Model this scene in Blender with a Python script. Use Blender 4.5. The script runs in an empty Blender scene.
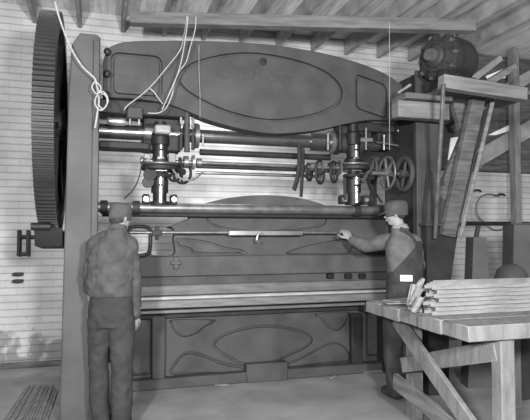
import bpy, bmesh, math, random
from mathutils import Vector, Matrix, noise
random.seed(7)
PI = math.pi
COL = bpy.context.scene.collection
F = 550.0; TH = math.radians(16.8); PT = math.radians(2.4); CH = 1.45
# ---------------------------------------------------------------- measuring
_fw = Vector((math.sin(TH)*math.cos(PT), math.cos(TH)*math.cos(PT), math.sin(PT)))
_rt = Vector((math.cos(TH), -math.sin(TH), 0))
_up = _rt.cross(_fw)
def ray(px, py):
    return _fw + _rt*((px-265)/F) + _up*((210-py)/F)
def W(px, py, Y):                       # point of the photo on the upright plane at depth Y
    d = ray(px, py); t = Y/d.y
    return Vector((d.x*t, Y, CH+d.z*t))
def WZ(px, py, z):                      # point of the photo on a level plane
    d = ray(px, py); t = (z-CH)/d.z
    return Vector((d.x*t, d.y*t, z))
def CW(lat, dep, z=0):                  # sideways / ahead of the camera, on the ground
    return Vector((lat*math.cos(TH)+dep*math.sin(TH), -lat*math.sin(TH)+dep*math.cos(TH), z))
# ---------------------------------------------------------------- materials
def mat(name, c, rough=.6, metal=0, var=.25, scale=6, bump=.15, bscale=60, c2=None, spec=.28, stretch=None):
    m = bpy.data.materials.new(name); m.use_nodes = True
    nt = m.node_tree; N = nt.nodes; L = nt.links
    b = N['Principled BSDF']; b.inputs['Roughness'].default_value = rough; b.inputs['Metallic'].default_value = metal
    b.inputs['Specular IOR Level'].default_value = spec
    tc = N.new('ShaderNodeTexCoord'); mp = N.new('ShaderNodeMapping'); L.new(tc.outputs['Object'], mp.inputs['Vector'])
    if stretch: mp.inputs['Scale'].default_value = stretch
    n = N.new('ShaderNodeTexNoise'); n.inputs['Scale'].default_value = scale; n.inputs['Detail'].default_value = 6
    L.new(mp.outputs['Vector'], n.inputs['Vector'])
    r = N.new('ShaderNodeValToRGB'); lo = c*(1-var); hi = c2 if c2 else c*(1+var)
    r.color_ramp.elements[0].position = .32; r.color_ramp.elements[0].color = (lo, lo, lo, 1)
    r.color_ramp.elements[1].position = .68; r.color_ramp.elements[1].color = (hi, hi, hi, 1)
    L.new(n.outputs['Fac'], r.inputs['Fac']); L.new(r.outputs['Color'], b.inputs['Base Color'])
    if bump:
        n2 = N.new('ShaderNodeTexNoise'); n2.inputs['Scale'].default_value = bscale; n2.inputs['Detail'].default_value = 4
        L.new(mp.outputs['Vector'], n2.inputs['Vector'])
        bp = N.new('ShaderNodeBump'); bp.inputs['Strength'].default_value = bump; bp.inputs['Distance'].default_value = .01
        L.new(n2.outputs['Fac'], bp.inputs['Height']); L.new(bp.outputs['Normal'], b.inputs['Normal'])
    return m
M = {}
M['cast'] = mat('cast_iron', .046, .62, 0, .22, 5, .35, 90)
M['cast_dark'] = mat('dark_cast_iron', .022, .6, 0, .3, 6, .3, 70)
M['column'] = mat('worn_column_iron', .066, .6, 0, .22, 3.2, .3, 80)
M['bed'] = mat('bed_iron', .06, .6, 0, .25, 4, .3, 80)
M['steel'] = mat('worn_steel', .34, .3, .85, .2, 8, .08, 120)
M['steel_mid'] = mat('oily_steel', .16, .38, .6, .3, 10, .12, 90)
M['bright'] = mat('bright_steel', .55, .22, .8, .12, 10, .05, 100)
M['shaft'] = mat('oiled_shaft', .2, .22, .85, .15, 8, .05, 120)
M['plate'] = mat('die_steel', .15, .5, .2, .25, 5, .12, 60, stretch=(1, 6, 6))
M['black'] = mat('black_iron', .014, .5, 0, .4, 9, .3, 50)
M['gear'] = mat('gear_iron', .03, .5, .1, .3, 4, .2, 60)
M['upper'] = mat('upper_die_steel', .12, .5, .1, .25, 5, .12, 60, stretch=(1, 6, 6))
M['die'] = mat('die_steel_highlight', .34, .4, .1, .2, 5, .12, 60, stretch=(1, 6, 6))  # highlight along the lower die put into the pale base colour
M['galv'] = mat('pale_sheet_metal', .22, .6, .1, .25, 8, .08, 40, stretch=(1, 1, 5))
M['wood'] = mat('rough_timber', .15, .8, 0, .3, 3, .5, 22, stretch=(1, 1, 9))
M['wood_pale'] = mat('pale_timber', .165, .8, 0, .25, 3, .45, 18, stretch=(6, 6, 1.5))
M['wood_dark'] = mat('dark_timber', .09, .85, 0, .35, 4, .4, 20, stretch=(1, 1, 8))
M['joist'] = mat('joist_timber', .26, .85, 0, .3, 4, .4, 20)
M['rope'] = mat('pale_rope', .33, .9, 0, .2, 60, .4, 200)
M['rag'] = mat('dark_rag', .03, .95, 0, .3, 20, .3, 80)
M['skin'] = mat('skin', .23, .55, 0, .1, 14, .1, 90)
M['jacket'] = mat('work_jacket_cloth', .06, .9, 0, .22, 12, .35, 160)
M['trousers'] = mat('dark_trousers_cloth', .036, .9, 0, .25, 9, .35, 160)
M['shirt'] = mat('grey_shirt_cloth', .1, .9, 0, .18, 12, .35, 160)
M['overalls'] = mat('overalls_cloth', .038, .9, 0, .25, 10, .4, 170)
M['white_cloth'] = mat('pale_collar_cloth', .22, .9, 0, .15, 20, .2, 120)
M['cap'] = mat('cap_cloth', .06, .9, 0, .2, 20, .3, 150)
M['hair'] = mat('dark_hair', .03, .8, 0, .3, 60, .5, 120, stretch=(1, 1, .2))
M['shoe'] = mat('leather_boots', .04, .6, 0, .3, 12, .2, 60)
M['white'] = mat('white_label', .75, .7, 0, .05, 20, 0)
M['paint_dark'] = mat('dark_mark', .05, .8, 0, .1, 20, 0)
M['eye'] = mat('eye_white', .6, .3, 0, .05, 10, 0)
M['scrap'] = mat('scrap_strip_metal', .2, .6, .2, .4, 9, .2, 40)

def wall_mat(name, hi, lo, mortar, scale, stain=True):
    m = bpy.data.materials.new(name); m.use_nodes = True
    nt = m.node_tree; N = nt.nodes; L = nt.links; b = N['Principled BSDF']; b.inputs['Roughness'].default_value = .8
    tc = N.new('ShaderNodeTexCoord'); sp = N.new('ShaderNodeSeparateXYZ'); cb = N.new('ShaderNodeCombineXYZ')
    L.new(tc.outputs['Object'], sp.inputs[0]); L.new(sp.outputs[0], cb.inputs[0]); L.new(sp.outputs[2], cb.inputs[1])
    br = N.new('ShaderNodeTexBrick'); L.new(cb.outputs[0], br.inputs['Vector'])
    br.inputs['Scale'].default_value = 1; br.inputs['Brick Width'].default_value = .24; br.inputs['Row Height'].default_value = .078
    br.inputs['Mortar Size'].default_value = .006; br.inputs['Mortar Smooth'].default_value = .4
    br.inputs['Color1'].default_value = (hi, hi, hi, 1); br.inputs['Color2'].default_value = (lo, lo, lo, 1); br.inputs['Mortar'].default_value = (mortar,)*3+(1,)
    n = N.new('ShaderNodeTexNoise'); n.inputs['Scale'].default_value = scale; n.inputs['Detail'].default_value = 8; L.new(tc.outputs['Object'], n.inputs['Vector'])
    r = N.new('ShaderNodeValToRGB'); r.color_ramp.elements[0].position = .3; r.color_ramp.elements[0].color = (.6,)*3+(1,)
    r.color_ramp.elements[1].position = .62; r.color_ramp.elements[1].color = (1, 1, 1, 1); L.new(n.outputs['Fac'], r.inputs['Fac'])
    mx = N.new('ShaderNodeMix'); mx.data_type = 'RGBA'; mx.blend_type = 'MULTIPLY'; mx.inputs[0].default_value = .8
    L.new(br.outputs['Color'], mx.inputs[6]); L.new(r.outputs['Color'], mx.inputs[7]); out = mx.outputs[2]
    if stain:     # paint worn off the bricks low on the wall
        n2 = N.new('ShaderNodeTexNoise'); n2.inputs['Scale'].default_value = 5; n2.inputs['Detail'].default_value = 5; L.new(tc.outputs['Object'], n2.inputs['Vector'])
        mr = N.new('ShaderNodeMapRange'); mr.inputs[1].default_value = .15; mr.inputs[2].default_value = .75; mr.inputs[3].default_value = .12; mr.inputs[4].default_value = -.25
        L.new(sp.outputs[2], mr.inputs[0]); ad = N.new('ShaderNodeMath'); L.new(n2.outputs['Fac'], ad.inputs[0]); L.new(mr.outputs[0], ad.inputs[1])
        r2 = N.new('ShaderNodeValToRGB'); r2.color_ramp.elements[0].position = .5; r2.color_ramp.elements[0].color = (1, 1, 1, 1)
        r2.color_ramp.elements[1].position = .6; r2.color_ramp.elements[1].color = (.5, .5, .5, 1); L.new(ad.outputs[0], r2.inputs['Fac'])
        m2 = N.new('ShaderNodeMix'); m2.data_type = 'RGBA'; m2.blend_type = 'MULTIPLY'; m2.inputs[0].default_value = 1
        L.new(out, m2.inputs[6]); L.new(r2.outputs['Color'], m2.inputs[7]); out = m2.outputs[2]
    fr = N.new('ShaderNodeMath'); fr.operation = 'DIVIDE'; L.new(sp.outputs[2], fr.inputs[0]); fr.inputs[1].default_value = .078
    f2 = N.new('ShaderNodeMath'); f2.operation = 'FRACT'; L.new(fr.outputs[0], f2.inputs[0])
    r3 = N.new('ShaderNodeValToRGB'); E = r3.color_ramp.elements; E[0].position = 0; E[0].color = (.66,)*3+(1,); E[1].position = .16; E[1].color = (1, 1, 1, 1)
    e = E.new(.88); e.color = (1, 1, 1, 1); e = E.new(1.0); e.color = (.66,)*3+(1,)
    L.new(f2.outputs[0], r3.inputs['Fac']); m3 = N.new('ShaderNodeMix'); m3.data_type = 'RGBA'; m3.blend_type = 'MULTIPLY'; m3.inputs[0].default_value = 1
    L.new(out, m3.inputs[6]); L.new(r3.outputs['Color'], m3.inputs[7]); out = m3.outputs[2]
    L.new(out, b.inputs['Base Color'])
    bp = N.new('ShaderNodeBump'); bp.inputs['Strength'].default_value = .35; bp.inputs['Distance'].default_value = .008; bp.invert = True
    L.new(br.outputs['Fac'], bp.inputs['Height']); L.new(bp.outputs['Normal'], b.inputs['Normal'])
    return m
M['brick'] = wall_mat('painted_brick', .5, .46, .43, 2.2)
M['floor'] = mat('worn_floor', .25, .8, 0, .22, 2.5, .3, 30)
M['ram_iron'] = mat('ram_iron', .062, .62, 0, .25, 5, .35, 90)
M['ceiling'] = mat('ceiling_boards', .6, .85, 0, .2, 3, .3, 12, stretch=(8, 1, 1))

# ---------------------------------------------------------------- mesh helpers
class MB:
    def __init__(s): s.b = bmesh.new()
    def _x(s, vs, mtx): bmesh.ops.transform(s.b, matrix=mtx, verts=vs)
    def box(s, c, size, rot=None, bev=.006):
        r = bmesh.ops.create_cube(s.b, size=1); vs = r['verts']
        s._x(vs, Matrix.Diagonal((*size, 1)))
        if bev:
            es = list({e for v in vs for e in v.link_edges})
            o = bmesh.ops.bevel(s.b, geom=es, offset=min(bev, min(size)*.3), segments=1, affect='EDGES')
            vs = list({v for f in o['faces'] for v in f.verts})
        mt = Matrix.Translation(c)
        if rot is not None: mt = mt @ (rot if isinstance(rot, Matrix) else Matrix.Rotation(rot, 4, 'Z'))
        s._x(vs, mt); return s
    def beam(s, a, b, w, h, upv=Vector((0, 0, 1)), bev=.004):     # a board from a to b
        a = Vector(a); b = Vector(b); d = (b-a); l = d.length; x = d.normalized()
        y = upv.cross(x)
        if y.length < 1e-4: y = Vector((0, 1, 0)).cross(x)
        y.normalize(); z = x.cross(y)
        R = Matrix((x, y, z)).transposed().to_4x4()
        return s.box((a+b)/2, (l, w, h), R, bev)
    def cyl(s, a, b, r, r2=None, seg=24):
        a = Vector(a); b = Vector(b); d = b-a; r2 = r if r2 is None else r2
        q = Vector((0, 0, 1)).rotation_difference(d.normalized()).to_matrix().to_4x4()
        bmesh.ops.create_cone(s.b, cap_ends=True, segments=seg, radius1=r, radius2=r2, depth=d.length, matrix=Matrix.Translation((a+b)/2) @ q)
        return s
    def lathe(s, a, ax, prof, seg=32):    # prof: [(distance along, radius)]
        a = Vector(a); ax = Vector(ax).normalized(); q = Vector((0, 0, 1)).rotation_difference(ax)
        rings = []
        for (t, r) in prof:
            rings.append([s.b.verts.new(a+q @ Vector((r*math.cos(k*2*PI/seg), r*math.sin(k*2*PI/seg), t))) for k in range(seg)])
        for i in range(len(rings)-1):
            for k in range(seg):
                s.b.faces.new((rings[i][k], rings[i][(k+1) % seg], rings[i+1][(k+1) % seg], rings[i+1][k]))
        s.b.faces.new(rings[0][::-1]); s.b.faces.new(rings[-1]); return s
    def torus(s, c, ax, R, r, seg=40, sg=10):
        c = Vector(c); q = Vector((0, 0, 1)).rotation_difference(Vector(ax).normalized()); rings = []
        for i in range(seg):
            t = i*2*PI/seg
            rings.append([s.b.verts.new(c+q @ Vector(((R+r*math.cos(k*2*PI/sg))*math.cos(t), (R+r*math.cos(k*2*PI/sg))*math.sin(t), r*math.sin(k*2*PI/sg)))) for k in range(sg)])
        for i in range(seg):
            for k in range(sg):
                s.b.faces.new((rings[i][k], rings[(i+1) % seg][k], rings[(i+1) % seg][(k+1) % sg], rings[i][(k+1) % sg]))
        return s
    def ball(s, c, r, sc=(1, 1, 1), rot=None, seg=20):
        mt = Matrix.Translation(c)
        if rot is not None: mt = mt @ rot
        bmesh.ops.create_uvsphere(s.b, u_segments=seg, v_segments=seg//2+2, radius=r, matrix=mt @ Matrix.Diagonal((*sc, 1))); return s
    def tube(s, pts, r, seg=8, smooth=True, flat=1):
        pts = [Vector(p) for p in pts]
        if smooth and len(pts) > 2:
            q = [pts[0]]
            for i in range(len(pts)-1):
                p0 = pts[max(i-1, 0)]; p1 = pts[i]; p2 = pts[i+1]; p3 = pts[min(i+2, len(pts)-1)]
                for k in range(1, 7):
                    t = k/6
                    q.append(.5*((2*p1)+(p2-p0)*t+(2*p0-5*p1+4*p2-p3)*t*t+(3*p1-p0-3*p2+p3)*t*t*t))
            pts = q
        rings = []; n = None
        for i, p in enumerate(pts):
            d = (pts[min(i+1, len(pts)-1)]-pts[max(i-1, 0)]).normalized()
            if n is None: n = d.orthogonal().normalized()
            n = (n-d*n.dot(d)).normalized(); bn = d.cross(n)
            rr = r if not isinstance(r, (list, tuple)) else r[0]+(r[1]-r[0])*i/(len(pts)-1)
            rings.append([s.b.verts.new(p+n*rr*math.cos(k*2*PI/seg)+bn*rr*flat*math.sin(k*2*PI/seg)) for k in range(seg)])
        for i in range(len(rings)-1):
            for k in range(seg):
                s.b.faces.new((rings[i][k], rings[i][(k+1) % seg], rings[i+1][(k+1) % seg], rings[i+1][k]))
        s.b.faces.new(rings[0][::-1]); s.b.faces.new(rings[-1]); return s
    def loft(s, rings):       # closed rings of points, same count
        R = [[s.b.verts.new(p) for p in r] for r in rings]; n = len(R[0])
        for i in range(len(R)-1):
            for k in range(n): s.b.faces.new((R[i][k], R[i][(k+1) % n], R[i+1][(k+1) % n], R[i+1][k]))
        s.b.faces.new(R[0][::-1]); s.b.faces.new(R[-1]); return s
    def prism(s, poly, axis_vec):
        a = Vector(axis_vec); return s.loft([[Vector(p) for p in poly], [Vector(p)+a for p in poly]])
    def mesh(s, name):
        bmesh.ops.recalc_face_normals(s.b, faces=s.b.faces[:]); me = bpy.data.meshes.new(name); s.b.to_mesh(me); s.b.free(); return me
    def build(s, name, m, parent=None, smooth=True, label=None):
        return link(name, s.mesh(name), m, parent, smooth, label)
def wloc(o):
    v = Vector((0, 0, 0))
    while o is not None: v += o.location; o = o.parent
    return v
def link(name, me, m, parent=None, smooth=True, label=None):
    if parent is not None:
        w = wloc(parent); me.transform(Matrix.Translation(-w))
    if m is not None:
        me.materials.clear(); me.materials.append(M[m])
    if smooth:
        for p in me.polygons: p.use_smooth = True
        try: me.set_sharp_from_angle(angle=math.radians(38))
        except Exception: pass
    o = bpy.data.objects.new(name, me); COL.objects.link(o); o.parent = parent
    if label: o['label'] = label
    return o
def empty(name, loc, label, cat, group=None):
    o = bpy.data.objects.new(name, None); COL.objects.link(o); o.location = loc; o.empty_display_size = .1
    return tag(o, label, cat, group)
def tag(o, label, cat, group=None, kind=None):
    o['label'] = label; o['category'] = cat
    if group: o['group'] = group
    if kind: o['kind'] = kind
    return o
def struct(o, kind='structure'): o['kind'] = kind; return o
def rebase(o):      # put a single-mesh thing's origin at its base
    me = o.data; xs = [v.co for v in me.vertices]
    c = Vector((sum(v.x for v in xs)/len(xs), sum(v.y for v in xs)/len(xs), min(v.z for v in xs)))
    me.transform(Matrix.Translation(-c)); o.location = o.location+c; return o
def plate(splines, Y, depth, bev=.006):      # outlines in (x,z), holes inside; front face at Y, body behind it
    cu = bpy.data.curves.new('plate', 'CURVE'); cu.dimensions = '2D'; cu.fill_mode = 'BOTH'
    cu.extrude = depth/2-bev; cu.bevel_depth = bev; cu.bevel_resolution = 1; cu.offset = -bev
    for pts in splines:
        sp = cu.splines.new('POLY'); sp.points.add(len(pts)-1); sp.use_cyclic_u = True
        for p, q in zip(sp.points, pts): p.co = (q[0], q[1], 0, 1)
    o = bpy.data.objects.new('tmp', cu); COL.objects.link(o)
    dg = bpy.context.evaluated_depsgraph_get(); dg.update()
    me = bpy.data.meshes.new_from_object(o.evaluated_get(dg)); bpy.data.objects.remove(o)
    me.transform(Matrix.Translation((0, Y+depth/2, 0)) @ Matrix.Rotation(PI/2, 4, 'X'))
    return me
def cr(pts, n=8, closed=True):               # smooth 2-D outline through points
    q = []; N_ = len(pts)
    for i in range(N_ if closed else N_-1):
        g = (lambda k: Vector(pts[k % N_])) if closed else (lambda k: Vector(pts[max(0, min(N_-1, k))]))
        p0, p1, p2, p3 = g(i-1), g(i), g(i+1), g(i+2)
        for k in range(n):
            t = k/n; q.append(.5*((2*p1)+(p2-p0)*t+(2*p0-5*p1+4*p2-p3)*t*t+(3*p1-p0-3*p2+p3)*t*t*t))
    if not closed: q.append(Vector(pts[-1]))
    return [(v.x, v.y) for v in q]
def pp(pts, Y): return [(W(x, y, Y).x, W(x, y, Y).z) for x, y in pts]
def inset(pts, d):
    n = len(pts); area = sum(pts[i][0]*pts[(i+1) % n][1]-pts[(i+1) % n][0]*pts[i][1] for i in range(n)); s = 1 if area > 0 else -1
    out = []
    for i in range(n):
        a = Vector(pts[i-1]); b = Vector(pts[(i+1) % n]); t = (b-a)
        if t.length < 1e-9: out.append(pts[i]); continue
        t.normalize(); nn = Vector((-t.y, t.x))*s; out.append((pts[i][0]+nn.x*d, pts[i][1]+nn.y*d))
    return out
def rrect(x0, z0, x1, z1, r, n=6):
    q = []
    for cx, cz, a in ((x1-r, z1-r, 0), (x0+r, z1-r, 90), (x0+r, z0+r, 180), (x1-r, z0+r, 270)):
        for k in range(n+1):
            t = math.radians(a+90*k/n); q.append((cx+r*math.cos(t), cz+r*math.sin(t)))
    return q
def text(s, c, size, Y, ext=.003, arch=0):
    cu = bpy.data.curves.new('t', 'FONT'); cu.body = s; cu.size = size; cu.extrude = ext; cu.align_x = 'CENTER'; cu.space_character = 1.25
    o = bpy.data.objects.new('tmp', cu); COL.objects.link(o); dg = bpy.context.evaluated_depsgraph_get(); dg.update()
    me = bpy.data.meshes.new_from_object(o.evaluated_get(dg)); bpy.data.objects.remove(o)
    for v in me.vertices: v.co.y -= arch*v.co.x**2
    me.transform(Matrix.Translation((c[0], Y, c[1])) @ Matrix.Rotation(PI/2, 4, 'X')); return me

# ================================================================ SETTING
YW = 6.5; ZC = 3.98
fl = struct(MB().box((1.2, 2.6, -.05), (12, 8.6, .1), bev=0).build('floor', 'floor'))
wb = struct(MB().box((1.2, YW+.1, 2), (12, .2, 4), bev=0).build('wall_back', 'brick'))
cl = struct(MB().box((1.2, 2.9, ZC+.03), (12, 7.2, .06), bev=0).build('ceiling', 'ceiling'))
bs = struct(MB().box((1.2, YW-.02, .03), (12, .035, .06)).build('baseboard_back', 'wood_dark'))
# roof joists, running away from the camera
jx = sorted([WZ(x, y, 3.74).x for x, y in ((345, 31), (375, 35), (412, 37), (445, 40), (475, 40))])
J = [-1.75, -1.15, -.62, -.07, .3, .75, 1.2]
jxs = [WZ(22, 12, 3.74).x, WZ(80, 15, 3.74).x, WZ(125, 15, 3.74).x]
sp_ = .47
x0 = jxs[2]
for i in range(-5, 10):
    x = x0+i*sp_
    o = MB().box((x, 3.3, ZC-.11), (.045, 6.35, .2), bev=.004).build('ceiling_joist', 'joist')
    tag(rebase(o), 'dark timber joist running back under the pale ceiling boards', 'joist', 'roof joists')
a = WZ(131, 19, 3.62); b = WZ(474, 27, 3.62)
o = MB().beam(a, b, .12, .12).build('ceiling_beam', 'wood'); tag(rebase(o), 'long pale timber beam crossing beneath the dark roof joists', 'beam')
# post, header and sloping boards at the upper right
hz = W(490, 168, 6.4).z
xr0 = W(438, 168, 6.4).x
o = MB().box((xr0+1.6, 6.42, hz), (3.2, .14, .10)).build('wall_header', 'wood_dark'); struct(o); o.name = 'trim_1'
o = struct(MB().box((xr0+1.6, 6.455, (hz+3.95)/2+.03), (3.2, .06, 3.9-hz), bev=0).build('wall_upper_right', 'wood_dark'))
ntrim = 2
def slopebrd(p, q, w, lab, m='wood', Y=6.3):
    global ntrim
    o = MB().beam(W(*p, Y), W(*q, Y), .06, w, Vector((0, 0, 1))).build('trim_%d' % ntrim, m); ntrim += 1
    return struct(o)
slopebrd((464, 166), (548, 118), .22, 'broad grey board sloping up from the wall header at far right', 'joist')
slopebrd((476, 107), (548, 66), .16, 'narrow grey board sloping above the wide sloped board at far right', 'joist', 6.2)
slopebrd((452, 130), (500, 100), .12, 'short dark board crossing behind the braced motor stand', 'wood_dark', 6.33)
def pane(pts, n, Y=6.415):
    b_ = MB(); q = [W(x, y, Y) for x, y in pts]; b_.prism(q, (0, .01, 0)); o = b_.build('window_%d' % n, 'galv'); struct(o); return o
def emis(name, s):
    m = bpy.data.materials.new(name); m.use_nodes = True; b = m.node_tree.nodes['Principled BSDF']; b.inputs['Base Color'].default_value = (.8,)*3+(1,)
    b.inputs['Emission Color'].default_value = (1, 1, 1, 1); b.inputs['Emission Strength'].default_value = s; b.inputs['Roughness'].default_value = .3; return m
M['daylight'] = emis('daylit_window_glass', .3)
for i, pts in enumerate((((478, 50), (508, 36), (508, 47)), ((488, 135), (516, 122), (516, 129), (496, 135)), ((451, 138), (463, 136), (458, 160), (448, 160)), ((486, 76), (506, 68), (506, 78), (488, 80)))):
    o = pane(pts, i+1); o.data.materials[0] = M['daylight']
o = MB().box((W(514, 100, 6.1).x, 6.1, 2.0), (.09, .12, 3.9)).build('wall_post', 'wood_pale'); tag(rebase(o), 'pale square timber post standing at the right edge before the brick wall', 'post')

# ================================================================ PRESS BRAKE
press = empty('press_brake', (1.4, 5.0, 0), 'huge dark cast-iron press brake with arched ornamental crown and large toothed drive gear', 'machine')
YC = 4.45
# side frames ---------------------------------------------------
XL0 = W(62, 233, YC).x; XL1 = W(98, 233, YC).x; XR0 = W(416, 233, YC).x; XR1 = XR0+(XL1-XL0)
ZT = W(85, 33, YC).z
print('cols', XL0, XL1, XR0, XR1, ZT)
def side_frame(x0, x1, xw0, xw1, label):
    b = MB()
    t = .03
    poly = [(x0-.0, 0), (x1, 0), (x1, ZT-.02), (x1-.03, ZT), (x0+.11, ZT), (x0+.05, ZT-.1), (x0+.03, ZT-.5)]
    me = plate([poly], YC, .09, .012)
    b.b.from_mesh(me)
    o = b.build('side_frame', 'column', press, label=label)
    # deep web behind the front flange with the open throat
    w = MB()
    out = [(YC+.08, 0), (5.95, 0), (5.95, 1.45), (5.55, 1.62), (5.45, 1.9), (5.6, 2.12), (5.95, 2.25), (5.95, 3.0), (5.6, ZT-.05), (YC+.08, ZT-.05)]
    cu = [(y, z) for y, z in out]
    hole = rrect(5.12, 1.62, 5.42, 2.1, .1)
    me = plate([cu, hole], 0, xw1-xw0, .01)
    # plate lies in XZ; turn it so its outline is in YZ
    me.transform(Matrix(((0, 1, 0, xw0), (1, 0, 0, 0), (0, 0, 1, 0), (0, 0, 0, 1))))
    w.b.from_mesh(me); w.build('web', 'cast_dark', o)
    return o
sfl = side_frame(XL0, XL1, XL1-.16, XL1-.08, 'worn pale grey front face')
sfr = side_frame(XR0, XR1, XR0+.05, XR0+.13, None)
sfr.data.materials[0] = M['cast']
# narrow machined strip down the inner edge of the left frame
MB().box((XL1-.028, YC-.008, ZT/2), (.05, .03, ZT-.1), bev=.006).build('edge_strip', 'column', sfl)
MB().box((XR0+.028, YC-.008, ZT/2), (.05, .03, ZT-.1), bev=.006).build('edge_strip', 'cast', sfr)
for z in (W(109, 52, 4.7).z, W(109, 74, 4.7).z, W(109, 95, 4.7).z):
    p = Vector((XL1+.055, 4.66, z)); MB().lathe(p, (0, 1, 0), [(0, .012), (.012, .03), (.05, .03)], 6).build('crown_bolt', 'black', press)
# crown -----------------------------------------------------------
YK = 4.75
top = [(103, 62), (107, 50), (116, 44), (135, 41), (185, 40.5), (240, 42), (290, 47), (340, 57), (380, 71), (404, 86)]
bot = [(404, 121), (370, 120), (345, 124), (312, 131), (265, 133), (215, 122), (190, 112), (168, 104), (140, 99), (103, 97)]
outl = cr(pp(top, YK), 5, False)+cr(pp(bot, YK), 5, False)
ell = cr(pp([(178, 76), (192, 63), (225, 54), (262, 53), (305, 62), (332, 75), (343, 91), (337, 106), (312, 117), (272, 122), (230, 114), (195, 98), (180, 86)], YK), 6)
a, b = W(111, 51.5, YK), W(162, 99, YK); lp = rrect(a.x, b.z, b.x, a.z, .07)
lp = [(x, z-(.012 if x < (a.x+b.x)/2 else 0)*0) for x, z in lp]
a, b = W(355, 73, YK), W(388, 116, YK); rp = [(x, z-(x-a.x)*.25) for x, z in rrect(a.x, b.z+.04, b.x, a.z, .06)]
# thin core behind, faced by a plate with panels parted by a groove
crown = link('crown', plate([outl], YK+.04, .12, .008), 'cast', press)
def grv(pl, d=.026): return [pl, inset(pl, d)]
link('crown_face', plate([outl]+grv(ell)+grv(lp)+grv(rp), YK, .05, .006), 'cast', crown)
p = W(263, 61.5, YK); MB().lathe((p.x, YK-.012, p.z), (0, 1, 0), [(0, .006), (.002, .034), (.03, .036)], 24).build('oil_plug', 'black', crown)
p = W(254, 80, YK); link('raised_lettering', text('ROADFRONT', (p.x, p.z), .105, YK-.001, .004, .02), 'cast', crown, False)
p = W(137, 80, YK); link('raised_lettering', text('HALL', (p.x, p.z), .09, YK-.001, .003), 'cast', crown, False)
# crankshaft ------------------------------------------------------
YS = 4.98; ZS = W(120, 132, YS).z
sx0 = W(96, 130, YS).x
MB().lathe((-.55, YS, ZS), (1, 0, 0), [(0, .05), (.02, .058), (.56+sx0+.0, .058), (.56+sx0, .065), (.56+sx0+.40, .065), (.56+sx0+.4, .1), (1.05, .1), (1.05, .075), (1.15, .075), (1.15, .062), (2.5, .062), (2.5, .085), (2.75, .085), (2.75, .1), (3.05, .1), (3.05, .06), (3.25, .06)], 36).build('crankshaft', 'shaft', press)
# polished sleeve and journal left of the first pitman
a, b = W(107, 121, 4.86), W(126, 121, 4.86)
MB().lathe(a, (1, 0, 0), [(0, .03), (.01, .034), (b.x-a.x-.01, .034), (b.x-a.x, .03)]).build('polished_sleeve', 'bright', press)
# dark bearing housings hanging under the crown
def housing(px0, px1, py0, py1, Y, d, m='cast_dark', name='bearing_housing', lab=None, par=None):
    a, b = W(px0, py0, Y), W(px1, py1, Y)
    bb = MB().box(((a.x+b.x)/2, Y+d/2, (a.z+b.z)/2), (b.x-a.x, d, a.z-b.z), bev=.012)
    return bb.build(name, m, par or press, label=lab)
housing(99, 186, 98, 118, 4.8, .3)
housing(143, 181, 112, 152, 4.92, .2)
h = housing(127, 143, 106, 119, 4.72, .1, 'cast', 'oil_box', 'small square box with twin studs')
for px in (130, 139):
    a, b = W(px, 119, 4.75), W(px, 125, 4.75); MB().cyl(a, b, .012, seg=10).build('stud', 'steel', h)
housing(155, 171, 124, 134, 4.7, .1, 'galv', 'lubricator_box', 'pale square box')
housing(99, 150, 140, 150, 4.88, .2, 'cast_dark', 'shaft_shade_slab')  # dark slab standing in for the shadow under the shaft
for (x0_, x1_) in ((341, 352), (357, 372), (378, 398)):
    housing(x0_, x1_, 118, 150, 4.95, .2)
h = housing(352, 395, 114, 133, 4.9, .2)
housing(372, 396, 116, 124, 4.84, .05, 'steel_mid', 'cap_plate')
# vertical lever posts under the crown
for (px, py0, py1, r, m) in ((187, 103, 152, .026, 'cast'), (181, 114, 124, .014, 'steel'), (193, 118, 128, .014, 'steel_mid'), (181, 134, 150, .016, 'cast_dark'), (193, 134, 150, .016, 'cast_dark'), (203, 134, 146, .01, 'steel'), (328, 134, 150, .014, 'steel_mid'), (340, 122, 150, .014, 'cast_dark')):
    MB().cyl(W(px, py1, 4.82), W(px, py0, 4.82), r, seg=14).build('vertical_link', m, press)
# eccentric straps on the crankshaft
for px in (186, 196, 330, 336):
    x = W(px, 141, YS).x
    MB().lathe((x-.02, YS, ZS), (1, 0, 0), [(0, .09), (0, .115), (.04, .115), (.04, .09)], 36).build('eccentric_strap', 'steel_mid' if px in (196, 330) else 'cast_dark', press)
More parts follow.
